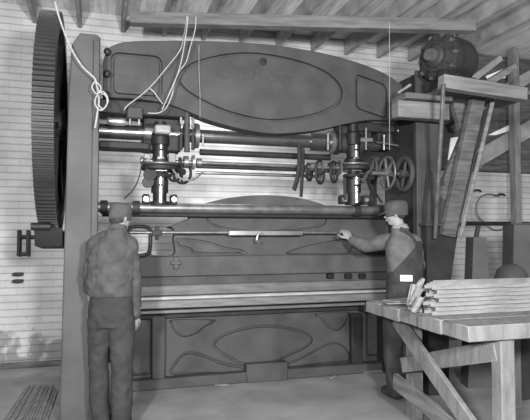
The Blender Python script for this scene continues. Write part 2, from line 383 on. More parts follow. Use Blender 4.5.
# pitmans ----------------------------------------------------------
def pitman(px):
    c = W(px, 160, 4.9); x = c.x
    z = lambda y: W(px, y, 4.9).z
    o = MB()
    o.lathe((x, 4.9, z(205)), (0, 0, 1), [(0, .085), (.03, .085), (.03, .06), (z(193)-z(205), .06), (z(193)-z(205), .075), (z(180)-z(205), .075), (z(178)-z(205), .055), (z(172)-z(205), .055), (z(172)-z(205), .09), (z(160)-z(205), .09), (z(158)-z(205), .065), (z(146)-z(205), .065), (z(145)-z(205), .08), (z(134)-z(205), .08), (z(132)-z(205), .05), (z(122)-z(205), .05)], 28)
    P_ = o.build('pitman', 'black', press)
    for y0_, y1_, r in ((203, 187, .022), (185, 178, .03), (158, 152, .024), (150, 146, .02)):
        MB().cyl((x+.0, 4.83, z(y0_)), (x, 4.83, z(y1_)), r, seg=16).build('polished_screw', 'bright', P_)
    MB().lathe((x, 4.815, z(160)), (0, 1, 0), [(0, .02), (.004, .032), (.06, .034)], 24).build('pivot_pin', 'steel', P_)
    MB().box((x, 4.82, z(170)), (.11, .03, .04)).build('clamp_block', 'bright', P_)
    for s in (-1, 1):
        MB().box((x+s*.12, 4.9, z(203)+.03), (.06, .09, .09), bev=.01).build('foot_lug', 'cast_dark', P_)
        MB().cyl((x+s*.12, 4.84, z(203)+.03), (x+s*.12, 4.87, z(203)+.03), .022, seg=6).build('lug_bolt', 'bright', P_)
    # ball-socket collar
    MB().torus((x, 4.9, z(176)), (0, 0, 1), .085, .018).build('collar', 'cast_dark', P_)
    return P_
pitman(160); pitman(353)
# adjusting shaft assembly --------------------------------------
YA = 4.86
def rod(px0, px1, py0, py1, Y, r, m, name):
    a, b = W(px0, py0, Y), W(px1, py0, Y); b.z = a.z
    return MB().cyl(a, b, r, seg=18).build(name, m, press)
rod(140, 405, 160.5, 0, YA, .017, 'steel_mid', 'adjusting_shaft')
rod(196, 332, 166, 0, YA+.05, .02, 'cast_dark', 'tie_rod')
rod(196, 325, 172.5, 0, YA+.12, .016, 'steel', 'tie_rod')
rod(200, 330, 152, 0, YS+.14, .03, 'cast_dark', 'rear_shaft')
za = W(140, 160.5, YA).z
# collars, worm and worm-wheels clutter
def disc(px, py, Y, R, w, m, name, ax=(1, 0, 0)):
    c = W(px, py, Y); A = Vector(ax); return MB().lathe(c-A*w/2, ax, [(0, R*.6), (0, R), (w, R), (w, R*.6)], 28).build(name, m, press)
for px, R, w, m in ((143, .03, .05, 'steel_mid'), (148, .045, .02, 'bright'), (171, .05, .06, 'galv'), (180, .04, .03, 'cast_dark'), (186, .055, .05, 'steel_mid'), (193, .065, .03, 'steel'), (199, .04, .05, 'steel_mid'),
                    (312, .04, .06, 'steel'), (321, .06, .02, 'steel_mid'), (330, .05, .03, 'cast_dark'), (339, .07, .02, 'steel_mid'), (345, .04, .05, 'steel')):
    c = Vector((W(px, 161, YA).x, YA, za)); MB().lathe(c-Vector((w/2, 0, 0)), (1, 0, 0), [(0, R*.6), (.004, R), (w-.004, R), (w, R*.6)], 24).build('shaft_collar', m, press)
# worm gear rings lying level around the pitman screws
for px, s in ((160, 1), (353, -1)):
    c = W(px, 168, YA+.04)
    MB().lathe(c-Vector((0, 0, .03)), (0, 0, 1), [(0, .14), (.01, .165), (.04, .165), (.05, .14)], 40).build('worm_wheel', 'cast_dark', press)
    MB().torus(c+Vector((0, 0, .03)), (0, 0, 1), .15, .012).build('worm_wheel_rim', 'steel_mid', press)
for px, R in ((182, .1), (174, .08), (320, .11), (334, .1), (309, .08)):
    c = W(px, 172, YA+.03); A = Vector((.5, -.87, 0)) if px < 250 else Vector((.72, -.69, 0))
    MB().torus(c, A, R, .013, 36, 8).cyl(c-A*.02, c+A*.02, .03).tube([c+Vector((0, 0, R)), c, c-Vector((0, 0, R))], .01, smooth=False).build('gear_ring', 'cast_dark', press)
# drooping cable guard under the left gears
MB().tube([W(172, 168, 4.78), W(180, 178, 4.76), W(192, 180, 4.76), W(203, 172, 4.78)], .008).build('bent_pipe', 'steel', press)
disc(150, 174, 4.83, .055, .06, 'cast_dark', 'motor_coupling', (0, 1, 0)); disc(148, 182, 4.84, .05, .06, 'black', 'motor_coupling', (0, 1, 0))
MB().box(W(147, 158, 4.8), (.05, .04, .07)).build('bright_bracket', 'galv', press)
MB().box(W(172, 158, 4.8), (.06, .03, .08)).build('bright_bracket', 'galv', press)
# handwheels at the right end of the adjusting shaft
def handwheel(px, py, Y, R, r, n, m, lab, squash=1):
    c = W(px, py, Y); A = Vector((1, 0, 0)); o = MB(); o.torus(c, A, R, r, 44, 12)
    h_ = o.build('handwheel', m, press, label=lab)
    o = MB(); o.lathe(c-A*.04, A, [(0, .02), (0, .038), (.08, .038), (.08, .02)]); o.build('hub', m, h_)
    for k in range(n):
        t = k*2*PI/n+.3; o = MB(); o.tube([c+Vector((0, .025*math.cos(t), .025*math.sin(t))), c+Vector((0, R*math.cos(t), R*math.sin(t)))], [.016, .011], 10, False); o.build('spoke', m, h_)
    return h_
handwheel(387, 173, 4.6, .15, .012, 6, 'steel_mid', 'thin-rimmed handwheel')
handwheel(404, 174, 4.55, .145, .026, 4, 'cast', 'thick-rimmed pale handwheel')
handwheel(372, 168, 4.86, .1, .016, 4, 'cast', None)
MB().cyl(W(372, 173, 4.6), W(404, 174, 4.58), .02, seg=14).cyl(W(404, 174, 4.55), W(404, 174, 4.55)+Vector((.2, 0, 0)), .03, seg=14).build('wheel_shaft', 'steel_mid', press)
# linkage clutter by the right bearings
for (a_, b_, r, m) in (((360, 140), (372, 140), .022, 'bright'), ((376, 142), (400, 146), .012, 'steel_mid'), ((398, 130), (404, 148), .012, 'steel'), ((384, 150), (384, 135), .012, 'steel'),
                       ((362, 182), (378, 158), .02, 'cast'), ((378, 158), (392, 186), .012, 'cast_dark'), ((366, 128), (366, 150), .014, 'steel_mid'), ((345, 200), (345, 178), .016, 'cast_dark'), ((370, 184), (382, 203), .01, 'black')):
    MB().cyl(W(*a_, 4.84), W(*b_, 4.84), r, seg=12).build('control_link', m, press)
# drive gear ---------------------------------------------------------
gx0 = W(31, 120, 4.05).x; gx1 = W(53.5, 120, 4.05).x; GY = 4.95; GZ = 2.37; GR = .915
def gear():
    o = MB(); n = 140; ring_o = []
    for k in range(n):
        for (f, r) in ((0, GR-.024), (.28, GR-.022), (.38, GR), (.62, GR), (.72, GR-.022)):
            t = (k+f)*2*PI/n; ring_o.append((r*math.cos(t), r*math.sin(t)))
    N_ = len(ring_o); ri = GR-.13
    def ring(x, rr=None): return [o.b.verts.new((x, GY+(y if rr is None else rr*math.cos(math.atan2(z, y))), GZ+(z if rr is None else rr*math.sin(math.atan2(z, y))))) for y, z in ring_o]
    A = ring(gx0); B = ring(gx1); C = ring(gx1, ri); D = ring(gx0, ri)
    for P, Q in ((A, B), (B, C), (C, D), (D, A)):
        for k in range(N_): o.b.faces.new((P[k], P[(k+1) % N_], Q[(k+1) % N_], Q[k]))
    g = o.build('drive_gear', 'gear', press, label='large toothed bull gear')
    # web disc and hub inside the rim
    c = Vector(((gx0+gx1)/2, GY, GZ))
    MB().lathe(c-Vector((.02, 0, 0)), (1, 0, 0), [(0, .1), (0, ri+.01), (.04, ri+.01), (.04, .1)], 96).build('gear_web', 'gear', g)
    MB().lathe(c-Vector((.1, 0, 0)), (1, 0, 0), [(0, .06), (0, .13), (.2, .13), (.2, .06)], 32).build('gear_hub', 'cast_dark', g)
    for k in range(6):
        t = k*PI/3+.2; e = MB(); e.beam(c+Vector((.0, .12*math.cos(t), .12*math.sin(t))), c+Vector((0, (ri+.005)*math.cos(t), (ri+.005)*math.sin(t))), .11, .05, Vector((0, -math.sin(t), math.cos(t)))); e.build('gear_arm', 'cast_dark', g)
gear()
a = W(40, 229, 4.7); b = W(62, 250, 4.7)
o = MB(); q = [(GY-.42, GZ-.88), (GY-.34, GZ-1.02), (GY+.3, GZ-1.06), (GY+.4, GZ-.9), (GY+.2, GZ-.96), (GY-.25, GZ-.955)]
o.prism([(gx0-.02, y, z) for y, z in q], (gx1-gx0+.06, 0, 0)); o.build('drip_pan', 'cast_dark', press)
MB().cyl((gx0-.04, GY-.42, GZ-.87), (gx0+.1, GY-.42, GZ-.87), .03, seg=16).build('pan_pivot', 'black', press)
MB().beam((gx1, GY+.1, GZ-1.0), (XL1-.12, GY+.1, GZ-1.0), .06, .06).build('pan_bracket', 'black', press)
# ram -------------------------------------------------------------------
YR = 5.05
rt = [(175, 214), (190, 210), (205, 203.5), (225, 198.5), (250, 195.5), (275, 195.3), (300, 198), (322, 204), (340, 212), (392, 216)]
out = cr(pp(rt, YR), 4, False)+pp([(392, 281), (128, 281), (128, 256.5), (131, 256.5)], YR)
# left shoulder: cast rail with window openings under the pipe
out = cr(pp(rt, YR), 4, False)+pp([(392, 284), (128, 288), (128, 214.5)], YR)
def rr_px(x0, y0, x1, y1, r, Y):
    a, b = W(x0, y0, Y), W(x1, y1, Y); return rrect(a.x, b.z, b.x, a.z, r)
win1 = rr_px(131.5, 228, 148.5, 253.5, .035, YR)
win2 = cr(pp([(153, 226), (170, 225), (180, 221), (189, 217.5), (176, 216.5), (140, 216.5), (131, 217), (131, 224), (140, 225.5)], YR), 4)
win3 = cr(pp([(153, 229), (172, 229), (172.5, 240), (174, 249), (172, 254.5), (155, 254.5), (152.5, 250), (152.5, 234)], YR), 4)
el2 = cr(pp([(206, 217), (214, 213.5), (240, 211), (270, 210.5), (300, 212), (322, 215), (327, 220), (322, 226), (300, 230), (262, 232), (232, 230), (212, 225)], YR), 6)
g1 = pp([(177, 239), (205, 241), (225, 247), (242, 250), (244, 254.5), (197, 254.5), (190, 250), (179, 247)], YR); g1 = cr(g1, 4)
g2 = cr(pp([(290, 251), (315, 244), (345, 239), (352, 241), (352, 250), (342, 254.5), (292, 254.5)], YR), 4)
ram = link('ram', plate([out, inset(win1, -.02), inset(win2, -.01), inset(win3, -.01)], YR+.035, .09, .006), 'ram_iron', press)
link('ram_face', plate([out, inset(win1, -.02), inset(win2, -.01), inset(win3, -.01)]+grv(el2, .022)+grv(g1, .02)+grv(g2, .02), YR, .045, .006), 'ram_iron', ram)
p = W(268, 222.5, YR); link('raised_lettering', text('CROSSCO', (p.x, p.z), .085, YR-.001, .004, .02), 'ram_iron', ram, False)
# the outlined loop of bent pipe at the left end of the ram
lp_ = [W(x, y, 4.93) for x, y in ((100, 214), (101, 222), (96, 229), (98, 235), (112, 237), (128, 233), (131, 227), (145, 227), (150, 231), (150, 248), (147, 254), (137, 256))]
MB().tube(lp_[4:], .017, 10).build('bent_conduit', 'black', press)
# ram bottom plates: shadowed recess, die holder
def slab(px0, px1, py0, py1, pxr, Y, d, m, name, par=press, lab=None):
    zt, zb = W(pxr, py0, Y).z, W(pxr, py1, Y).z; x0_, x1_ = W(px0, 0, Y).x, W(px1, 0, Y).x
    return MB().box(((x0_+x1_)/2, Y+d/2, (zt+zb)/2), (x1_-x0_, d, zt-zb), bev=.008).build(name, m, par, label=lab)
slab(137, 392, 256.5, 277, 160, 5.0, .14, 'ram_iron', 'ram_clamp_bar', ram)
slab(137, 392, 277, 285.5, 160, 5.06, .08, 'cast_dark', 'punch_holder', ram)
for px in (330, 348, 362): 
    a = W(px, 276, 5.03); MB().box(a, (.07, .05, .05)).build('clamp_lug', 'black', ram)
MB().box(W(176, 263, 4.985), (.05, .03, .11)).box(W(176, 263, 4.98), (.1, .03, .03)).build('clamp_lug', 'ram_iron', ram)
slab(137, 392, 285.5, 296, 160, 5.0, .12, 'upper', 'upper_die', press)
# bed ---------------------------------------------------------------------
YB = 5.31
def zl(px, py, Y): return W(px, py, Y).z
slab(137, 392, 297, 300.5, 160, 4.97, .42, 'die', 'lower_die', press, 'long die block with its highlight in the pale colour')
slab(137, 392, 300.8, 309, 160, 4.9, .5, 'plate', 'bed_table', press)
slab(137, 392, 309, 314, 160, 5.12, .3, 'plate', 'bed_rail', press)
slab(124, 400, 313, 319, 160, 5.27, .3, 'cast_dark', 'bed_ledge', press)
x0_, x1_ = W(126, 0, YB).x, W(397, 0, YB).x
zt_ = zl(160, 317, YB)
bout = [(x0_, 0.0), (x1_, 0.0), (x1_, zt_), (x0_, zt_)]
e3 = cr(pp([(213, 344), (222, 335), (245, 327.5), (268, 325), (292, 328), (308, 334), (313, 340), (308, 347), (290, 356), (270, 364), (245, 366), (228, 358), (216, 350)], YB), 5)
lob = cr(pp([(171, 374), (175, 362), (183, 353.5), (193, 352), (205, 355), (222, 362), (244, 367), (246, 372), (240, 374), (205, 375)], YB), 5)
rob = cr(pp([(284, 364.5), (300, 358), (318, 348), (330, 343), (340, 344), (348, 351), (350, 360), (346, 362), (320, 364), (290, 368)], YB), 5)
lup = cr(pp([(173, 320), (171, 324), (175, 332), (184, 337), (196, 334), (205, 327), (215, 320)], YB), 5)
rup = cr(pp([(347, 312), (349, 316), (345, 325), (338, 331), (329, 328), (322, 320), (316, 314)], YB), 5)
l1 = rr_px(131, 318, 150, 375, .02, YB); r1 = rr_px(366, 312, 388, 355, .02, YB)
bed = link('bed', plate([bout], YB+.04, .12, .006), 'bed', press)
link('bed_face', plate([bout]+grv(e3, .024)+grv(lob, .024)+grv(rob, .024)+grv(lup, .024)+grv(rup, .024)+grv(l1, .024)+grv(r1, .024), YB, .045, .006), 'bed', bed)
a = W(152, 316, 5.26); b = W(165, 380, 5.26); MB().box(((a.x+b.x)/2, 5.28, a.z/2), (b.x-a.x, .08, a.z), bev=.01).build('upright_rib', 'bed', bed)
a = W(351, 314, 5.26); b = W(362, 380, 5.26); MB().box(((a.x+b.x)/2, 5.28, a.z/2), (b.x-a.x, .08, a.z), bev=.01).build('upright_rib', 'cast_dark', bed)
MB().box(((x0_+x1_)/2, 5.27, .05), (x1_-x0_, .12, .1), bev=.01).build('bed_foot', 'bed', bed)
a = W(246, 367, 5.22); b = W(287, 384, 5.22); MB().box(((a.x+b.x)/2, 5.24, .09), (b.x-a.x, .1, .18), bev=.008).build('bed_pad', 'bed', bed)
# pipe and rods in front of the ram --------------------------------------------
a, b = W(90, 207, 4.92), W(392, 209, 4.92); b.z = a.z
MB().cyl(a, b, .045, seg=28).build('front_pipe', 'steel_mid', press)
b2 = b.copy(); 
MB().cyl(a+Vector((.1, .05, -.06)), b+Vector((0, .05, -.06)), .02, seg=14).build('pipe_shade_rod', 'cast_dark', press)  # dark rod put in for the shadow strip below the front pipe
for px in (104, 136, 356, 380):
    x = W(px, 207, 4.92).x; MB().lathe((x-.03, 4.92, a.z), (1, 0, 0), [(0, .05), (0, .06), (.06, .06), (.06, .05)]).build('pipe_collar', 'cast_dark', press)
a, b = W(130, 232.5, 4.93), W(344, 233, 4.93); b.z = a.z
MB().cyl(a, b, .016, seg=16).build('guide_rod', 'steel_mid', press)
c = W(157, 233, 4.92); MB().box((c.x, 4.93, c.z), (.03, .05, .12)).box((c.x, 4.92, c.z), (.09, .05, .05)).build('rod_clamp', 'cast_dark', press)
a, b = W(228, 233, 4.9), W(303, 233, 4.9); MB().box(((a.x+b.x)/2, 4.905, a.z), (b.x-a.x, .03, .05), bev=.008).build('gauge_bar', 'steel', press, label='pale flat bar on the guide rod')
MB().tube([W(262, 232, 4.87), W(258, 235, 4.87), W(257, 240, 4.87), W(260, 242, 4.87)], .009).build('hook', 'steel', press)
# dark vertical guide at right end where the ram meets the frame
slab(362, 396, 214, 312, 380, 5.12, .2, 'cast_dark', 'slide_guide')
slab(392, 412, 130, 200, 400, 5.0, .12, 'cast_dark', 'frame_gusset')

# ================================================================ ROPES, RAG, WIRES
def rope(name, pts, r, lab, m='rope', cat='rope'):
    o = MB(); o.tube(pts, r, 8); o = o.build(name, m); return tag(rebase(o), lab, cat)
Yr = 4.32
o = MB(); o.tube([W(x, y, Yr) for x, y in ((55, 2), (60, 20), (70, 46), (82, 66), (95, 79), (97, 88), (99, 100), (97, 115), (95, 128))], .007, 8)
c = [(96, 80), (92, 87), (97, 94), (101, 88), (96, 82), (99, 91), (106, 96), (107, 104), (102, 110), (97, 108), (95, 100), (100, 92), (105, 93), (108, 101), (103, 109), (98, 104)]
o.tube([W(x, y, Yr-.03+.01*math.sin(i*2)) for i, (x, y) in enumerate(c)], .0055, 8)
tag(rebase(o.build('knotted_rope', 'rope')), 'pale knotted rope with loose loops hanging against the left iron column', 'rope')
rope('hanging_rope', [W(x, y, 4.65) for x, y in ((187, 16), (184, 35), (180, 50), (168, 66), (152, 85), (140, 96), (128, 105), (124, 110))], .0045, 'pale cord slanting from beam down-left across the rounded square panel')
rope('hanging_rope', [W(x, y, 4.6) for x, y in ((196, 17), (195, 30), (190, 48), (186, 62), (179, 72), (174, 84), (172, 95), (166, 108), (158, 113), (148, 113))], .0045, 'pale cord from beam curving past left tip of the crown ellipse')
rope('hanging_rope', [W(x, y, 4.55) for x, y in ((188, 17), (186, 34), (182, 58), (178, 73), (170, 92), (162, 110))], .0045, 'pale cord dropping straighter between two other cords on the crown')
rope('hanging_rope', [W(x, y, 4.68) for x, y in ((149, 88), (154, 92), (159, 99), (163, 104))], .005, 'short pale cord end lying across corner of the rounded square panel')
rope('thin_wire', [W(389.5, y, 4.4) for y in (22, 60, 100, 130, 150)], .0022, 'thin light wire hanging straight down right end of the crown', cat='wire')
rope('thin_wire', [W(x, y, 4.7) for x, y in ((199, 45), (199, 70), (200, 95), (200, 118))], .002, 'faint thin wire hanging over the left part of the crown ellipse', cat='wire')
rope('drooping_wire', [W(x, y, 4.7) for x, y in ((147, 158), (142, 163), (139, 178), (133, 190), (127, 196), (124, 199))], .005, 'thin dark wire drooping above the cap of the left worker', 'black', 'wire')
o = MB(); o.tube([W(300, 146, 4.8), W(300, 158, 4.78), W(299, 170, 4.79), W(297, 180, 4.8), W(294, 190, 4.8)], [.05, .035], 10, flat=.4)
o.tube([W(303, 148, 4.81), W(303, 165, 4.8), W(302, 180, 4.81), W(301, 197, 4.82)], [.03, .028], 10, flat=.4)
tag(rebase(o.build('hanging_rag', 'rag')), 'dark rag hanging over the thin shafts below the crown', 'rag')

# ================================================================ LEFT WALL PIPE, FLOOR SCRAP
wp = empty('wall_pipe', W(30, 237, 6.4), 'thin dark pipe with bracket fitting on brick wall beneath the big gear', 'pipe')
MB().cyl(W(18, 237, 6.4), W(60, 237, 6.4), .02, seg=12).build('pipe', 'cast_dark', wp)
o = MB()
for x_ in (19, 28): o.box((W(x_, 243, 6.42).x, 6.43, W(19, 243, 6.4).z), (.03, .12, .28))
o.box((W(23, 254, 6.42).x, 6.43, W(23, 254, 6.4).z), (.12, .1, .03)).build('bracket', 'cast_dark', wp)
for z, lab in ((274, 'upper of two short rusty iron pegs in the left brick wall'), (281, 'lower of two short rusty iron pegs in the left brick wall')):
    tag(rebase(MB().box(W(18, z, 6.45), (.1, .14, .03)).build('wall_peg', 'cast_dark')), lab, 'peg')
for i in range(14):
    p = WZ(2+3.3*i, 424, .006); q = WZ(27+2.3*i, 388+random.uniform(-3, 4), .006); p.z = q.z = .006
    sh_ = Vector((0, 0, .004*(i % 2)))
    o = MB().beam(p+sh_, q+sh_*2, .02, .005, bev=0).build('scrap_strip', 'scrap' if i % 3 else 'wood_pale')
    tag(rebase(o), 'narrow metal offcut strip among those on the floor left of the column', 'strip', 'metal strips on the floor')
# scraps on the floor before the bed
for (px, py, sx, sy, rz, lab) in ((190, 384, .22, .06, .1, 'small pale scrap on the floor left of the bed pad'), (222, 386, .14, .05, -.3, 'tiny pale scrap on the floor nearest the bed pad'), (333, 378, .12, .05, .5, 'pale bent scrap on the floor right of the bed pad'), (345, 372, .3, .04, .15, 'long thin pale strip on the floor against the bed foot'), (372, 372, .22, .08, -.1, 'pale scrap sheet on the floor behind the right worker')):
    c = WZ(px, py, 0); o = MB().box((c.x, c.y, .012), (sx, sy, .018), rz).build('floor_scrap', 'wood_pale'); tag(rebase(o), lab, 'scrap')
# low plank at the foot of the machine
a, b = WZ(165, 384, 0), WZ(250, 379, 0); 

# ================================================================ MOTOR STAND
st = empty('motor_stand', (3.2, 4.2, 0), 'timber platform on slanting braces at top of the right column carrying the motor', 'platform')
Ys = 4.25
a, b = W(396, 109, Ys), W(447, 109, Ys)
MB().box(((a.x+b.x)/2, Ys+.02, a.z), (b.x-a.x, .12, .15)).build('lower_beam', 'wood', st)
a, b = W(400, 96, Ys), W(446, 96, Ys); MB().box(((a.x+b.x)/2, 4.28, a.z-.012), (b.x-a.x, .26, .05)).build('shelf_board', 'wood_dark', st)
MB().beam(W(441, 82, 3.83), W(524, 95, 3.83), .09, .11).build('front_beam', 'wood', st, label='rounded timber rail')
a = W(438, 92, 4.1); b = W(524, 92, 4.1)
c0 = W(437, 57, 4.1); R = .2; ax = Vector((.92, .32, .0)).normalized()
MB().box(((a.x+b.x)/2, 4.17, c0.z-R-.096), (b.x-a.x, .5, .05)).build('platform_board', 'wood_dark', st)
MB().cyl(W(443.5, 84, 3.76), W(435, 238, 4.26), .018, seg=12).build('pole', 'steel_mid', st)
MB().beam(W(478, 96, 4.15), W(447, 236, 4.3), .06, .135, Vector((1, 0, 0))).build('slanting_post', 'wood_dark', st)
MB().cyl(W(494, 96, 4.1), W(460, 238, 4.24), .02, seg=12).build('brace_rod', 'wood', st)
MB().cyl(W(490, 96, 4.2), W(455, 238, 4.28), .012, seg=12).build('brace_rod', 'cast_dark', st)
MB().beam(W(455, 96, 4.38), W(475, 170, 4.38), .06, .12, Vector((1, 0, 0))).build('rear_brace', 'wood_dark', st)
MB().beam(W(440, 198, 4.36), W(478, 104, 4.4), .05, .1, Vector((1, 0, 0))).build('rear_brace', 'wood_dark', st)
MB().beam(W(398, 93, 4.15), W(411, 84.5, 4.05), .02, .02).build('pale_lath', 'wood_pale', st)
# upper sloping braces behind the motor
MB().beam(W(455, 92, 4.7), W(500, 58, 4.9), .05, .07).build('upper_brace', 'joist', st)
MB().beam(W(470, 94, 4.75), W(515, 66, 4.9), .05, .07).build('upper_brace', 'wood', st)
MB().cyl(W(464, 82, 4.5), W(476, 46, 4.7), .014, seg=10).build('stay_rod', 'steel', st)
# bracket foot: dark cabinet-like casting bolted beside the column
xa, xb = W(435, 226, 4.2).x, W(468, 226, 4.2).x; zt2 = W(448, 226, 4.2).z
ft = MB().loft([[Vector((x, y, z)) for x, y in ((xa, 4.33), (xb-dx, 4.33), (xb-dx, 4.42), (xa, 4.42))] for z, dx in ((0, .13), (.8, .12), (1.1, .08), (zt2, 0))]).build('stand_base', 'cast_dark', st)
MB().box(((xa+xb)/2, 4.35, zt2+.012), (xb-xa+.06, .13, .025)).build('base_cap', 'cast', ft)
a, b = W(432, 185, 4.28), W(458, 224, 4.28)
MB().prism([Vector((xa+.0, 4.34, zt2+.02)), Vector((xb-.06, 4.34, zt2+.02)), Vector((xa+.2, 4.34, zt2+.42)), Vector((xa+.06, 4.34, zt2+.5))], (0, .07, 0)).build('gusset_plate', 'cast', st)
# motor
mc = W(446, 56, 4.1)
mo = empty('electric_motor', (mc.x+.15, 4.3, mc.z-.26), 'round dark electric motor with vented end bell on top of timber platform', 'motor')
MB().lathe(c0, ax, [(0, R*.93), (.02, R), (.1, R*1.02), (.1, R*.97), (.13, R*.97), (.13, R*1.03), (.28, R*1.03), (.28, R*.97), (.34, R*.92), (.37, R*.7), (.39, R*.3)], 56).build('motor_body', 'cast_dark', mo)
eb = MB().lathe(c0-ax*.07, ax, [(0, R*.3), (.005, R*.42), (.02, R*.5), (.03, R*.5), (.03, R*.66), (.045, R*.7), (.05, R*.86), (.075, R*.9), (.08, R*1.0), (.1, R*1.0)], 48).build('end_bell', 'cast_dark', mo)
MB().lathe(c0-ax*.12, ax, [(0, .03), (0, .05), (.03, .06), (.08, .06)], 28).build('bearing_cap', 'steel_mid', eb)
u = ax.cross(Vector((0, 0, 1))).normalized()
for k in range(8):
    t = k*PI/4+.2; d_ = u*math.cos(t)+Vector((0, 0, 1))*math.sin(t); MB().beam(c0-ax*.045+d_*.07, c0-ax*.01+d_*R*.9, .02, .02, ax).build('bell_rib', 'black', eb)
for k in range(10):
    t = k*2*PI/10; d_ = u*math.cos(t)+Vector((0, 0, 1))*math.sin(t); MB().cyl(c0-ax*.015+d_*R*.93, c0+ax*.03+d_*R*.93, .017, seg=8).build('bell_bolt', 'steel_mid', eb)
for s in (.08, .28):
    MB().box(c0+ax*(s+.02)-Vector((0, 0, R+.02)), (.1, .34, .1), math.atan2(ax.y, ax.x)).build('mounting_foot', 'cast_dark', mo)
MB().torus(c0+ax*.23+Vector((0, 0, R+.03)), u, .03, .009, 20, 8).build('lifting_eye', 'steel_mid', mo)
MB().box(c0-ax*.04-Vector((0, 0, R*.95))+u*.1, (.08, .08, .09), math.atan2(ax.y, ax.x)).build('terminal_box', 'black', mo)

# ================================================================ RIGHT BACKGROUND ITEMS
hp = MB(); a, b = W(462, 223, 6.35), W(556, 220, 6.35); b.z = a.z; hp.cyl(a, b, .025, seg=14)
tag(rebase(hp.build('wall_pipe', 'cast_dark')), 'straight dark pipe running level along the brick wall at right', 'pipe')
rope('hanging_hose', [W(x, y, 6.36) for x, y in ((500, 196), (488, 194), (480, 198), (477, 207), (478, 216), (484, 222), (492, 229), (502, 229), (510, 222), (512, 210))], .008, 'thin dark hose looped from a peg on the right brick wall', 'steel_mid', 'hose')
for px, py, lab in ((476, 190, 'left dark iron hook on the right brick wall'), (500, 194, 'right dark iron hook holding the hose loop')):
    tag(rebase(MB().tube([W(px-5, py+2, 6.4), W(px, py, 6.36), W(px+4, py+.5, 6.36), W(px+5, py+2, 6.36)], .012, 8).build('wall_hook', 'black')), lab, 'hook')
# tapered dark canister behind the bench
t_ = empty('tapered_stand', CW(2.03, 5.3), 'tapered dark grey box with short upright handle standing behind the bench', 'stand')
b_ = CW(2.03, 5.3); rz = Matrix.Rotation(-TH, 4, 'Z')
def frus(c, w0, w1, d, z0, z1): return [[c+rz.to_3x3() @ Vector((x*w, y*d, z)) for x, y in ((-.5, -.5), (.5, -.5), (.5, .5), (-.5, .5))] for w, z in ((w0, z0), (w1, z1))]
MB().loft(frus(b_, .27, .12, .2, 0, 1.41)).build('body', 'column', t_)
MB().cyl(b_+Vector((0, 0, 1.4)), b_+Vector((.03, 0, 1.52)), .022, seg=12).build('handle', 'cast_dark', t_)
c_ = CW(2.56, 5.45); t_ = empty('tapered_cabinet', c_, 'tall dark grey tapered cabinet standing by the brick wall at the far right', 'cabinet')
MB().loft(frus(c_, .42, .3, .25, 0, 1.53)).build('body', 'column', t_)
MB().box(c_+Vector((0, 0, 1.54)), (.32, .22, .02), -TH).build('lid', 'cast', t_)
t_ = CW(2.22, 4.98); o = MB().lathe(t_, (0, 0, 1), [(0, .14), (0, .15), (1.02, .15), (1.12, .12), (1.17, .05)], 32).build('round_drum', 'cast'); tag(rebase(o), 'low dark round-topped drum just behind the stacked metal at far right', 'drum')

# ================================================================ WORKBENCH
BZ = .92
C = Vector((1.155, 3.14)); A_ = Vector((-.287, .958)); B_ = Vector((.958, .287))
def bw(a, b, z): v = C+A_*a+B_*b; return CW(v.x, v.y, z)
AL, BL = 1.27, 1.5
wbn = empty('workbench', bw(AL/2, BL/2, 0), 'rough timber workbench with crossed side braces in the right foreground', 'workbench')
# top: four planks side by side making a thick top
yaw = math.atan2((bw(0, 1, 0)-bw(0, 0, 0)).y, (bw(0, 1, 0)-bw(0, 0, 0)).x)
npl = 5
for i in range(npl):
    w = AL/npl; e = (.0, -.012, .008, -.006, 0)[i]
    MB().box(bw((i+.5)*w, BL/2+e, BZ-.045), (BL, w-.006, .09), yaw, .006).build('plank', 'wood_pale', wbn)
def bbeam(a, b, w, t, name, m, updir=None):
    return MB().beam(a, b, w, t, updir or Vector((0, 0, 1)), .005).build(name, m, wbn)
nb = bw(0, 1, 0)-bw(0, 0, 0)    # along the bench (b direction)
for (a1, b1) in ((.1, .31), (AL-.1, .37), (.1, 1.3), (AL-.1, 1.3)):
    p0, p1 = bw(a1, b1, 0), bw(a1, b1, BZ-.09)
    MB().box((p0+p1)/2, (.1, .09, BZ-.09), yaw, .006).build('leg', 'wood_pale', wbn)
na = (bw(1, 0, 0)-bw(0, 0, 0))
# side braces (in the plane of the left side)
o_ = .18
bbeam(bw(AL-.12, o_+.02, BZ-.13), bw(.08, o_, .18), .04, .12, 'cross_brace', 'wood_pale', Vector((0, 0, 1)))
bbeam(bw(AL-.1, o_+.09, .42), bw(.1, o_+.09, BZ-.17), .04, .12, 'cross_brace', 'wood_pale')
bbeam(bw(AL-.08, o_+.03, .3), bw(.1, o_+.03, .14), .04, .12, 'lower_brace', 'wood')
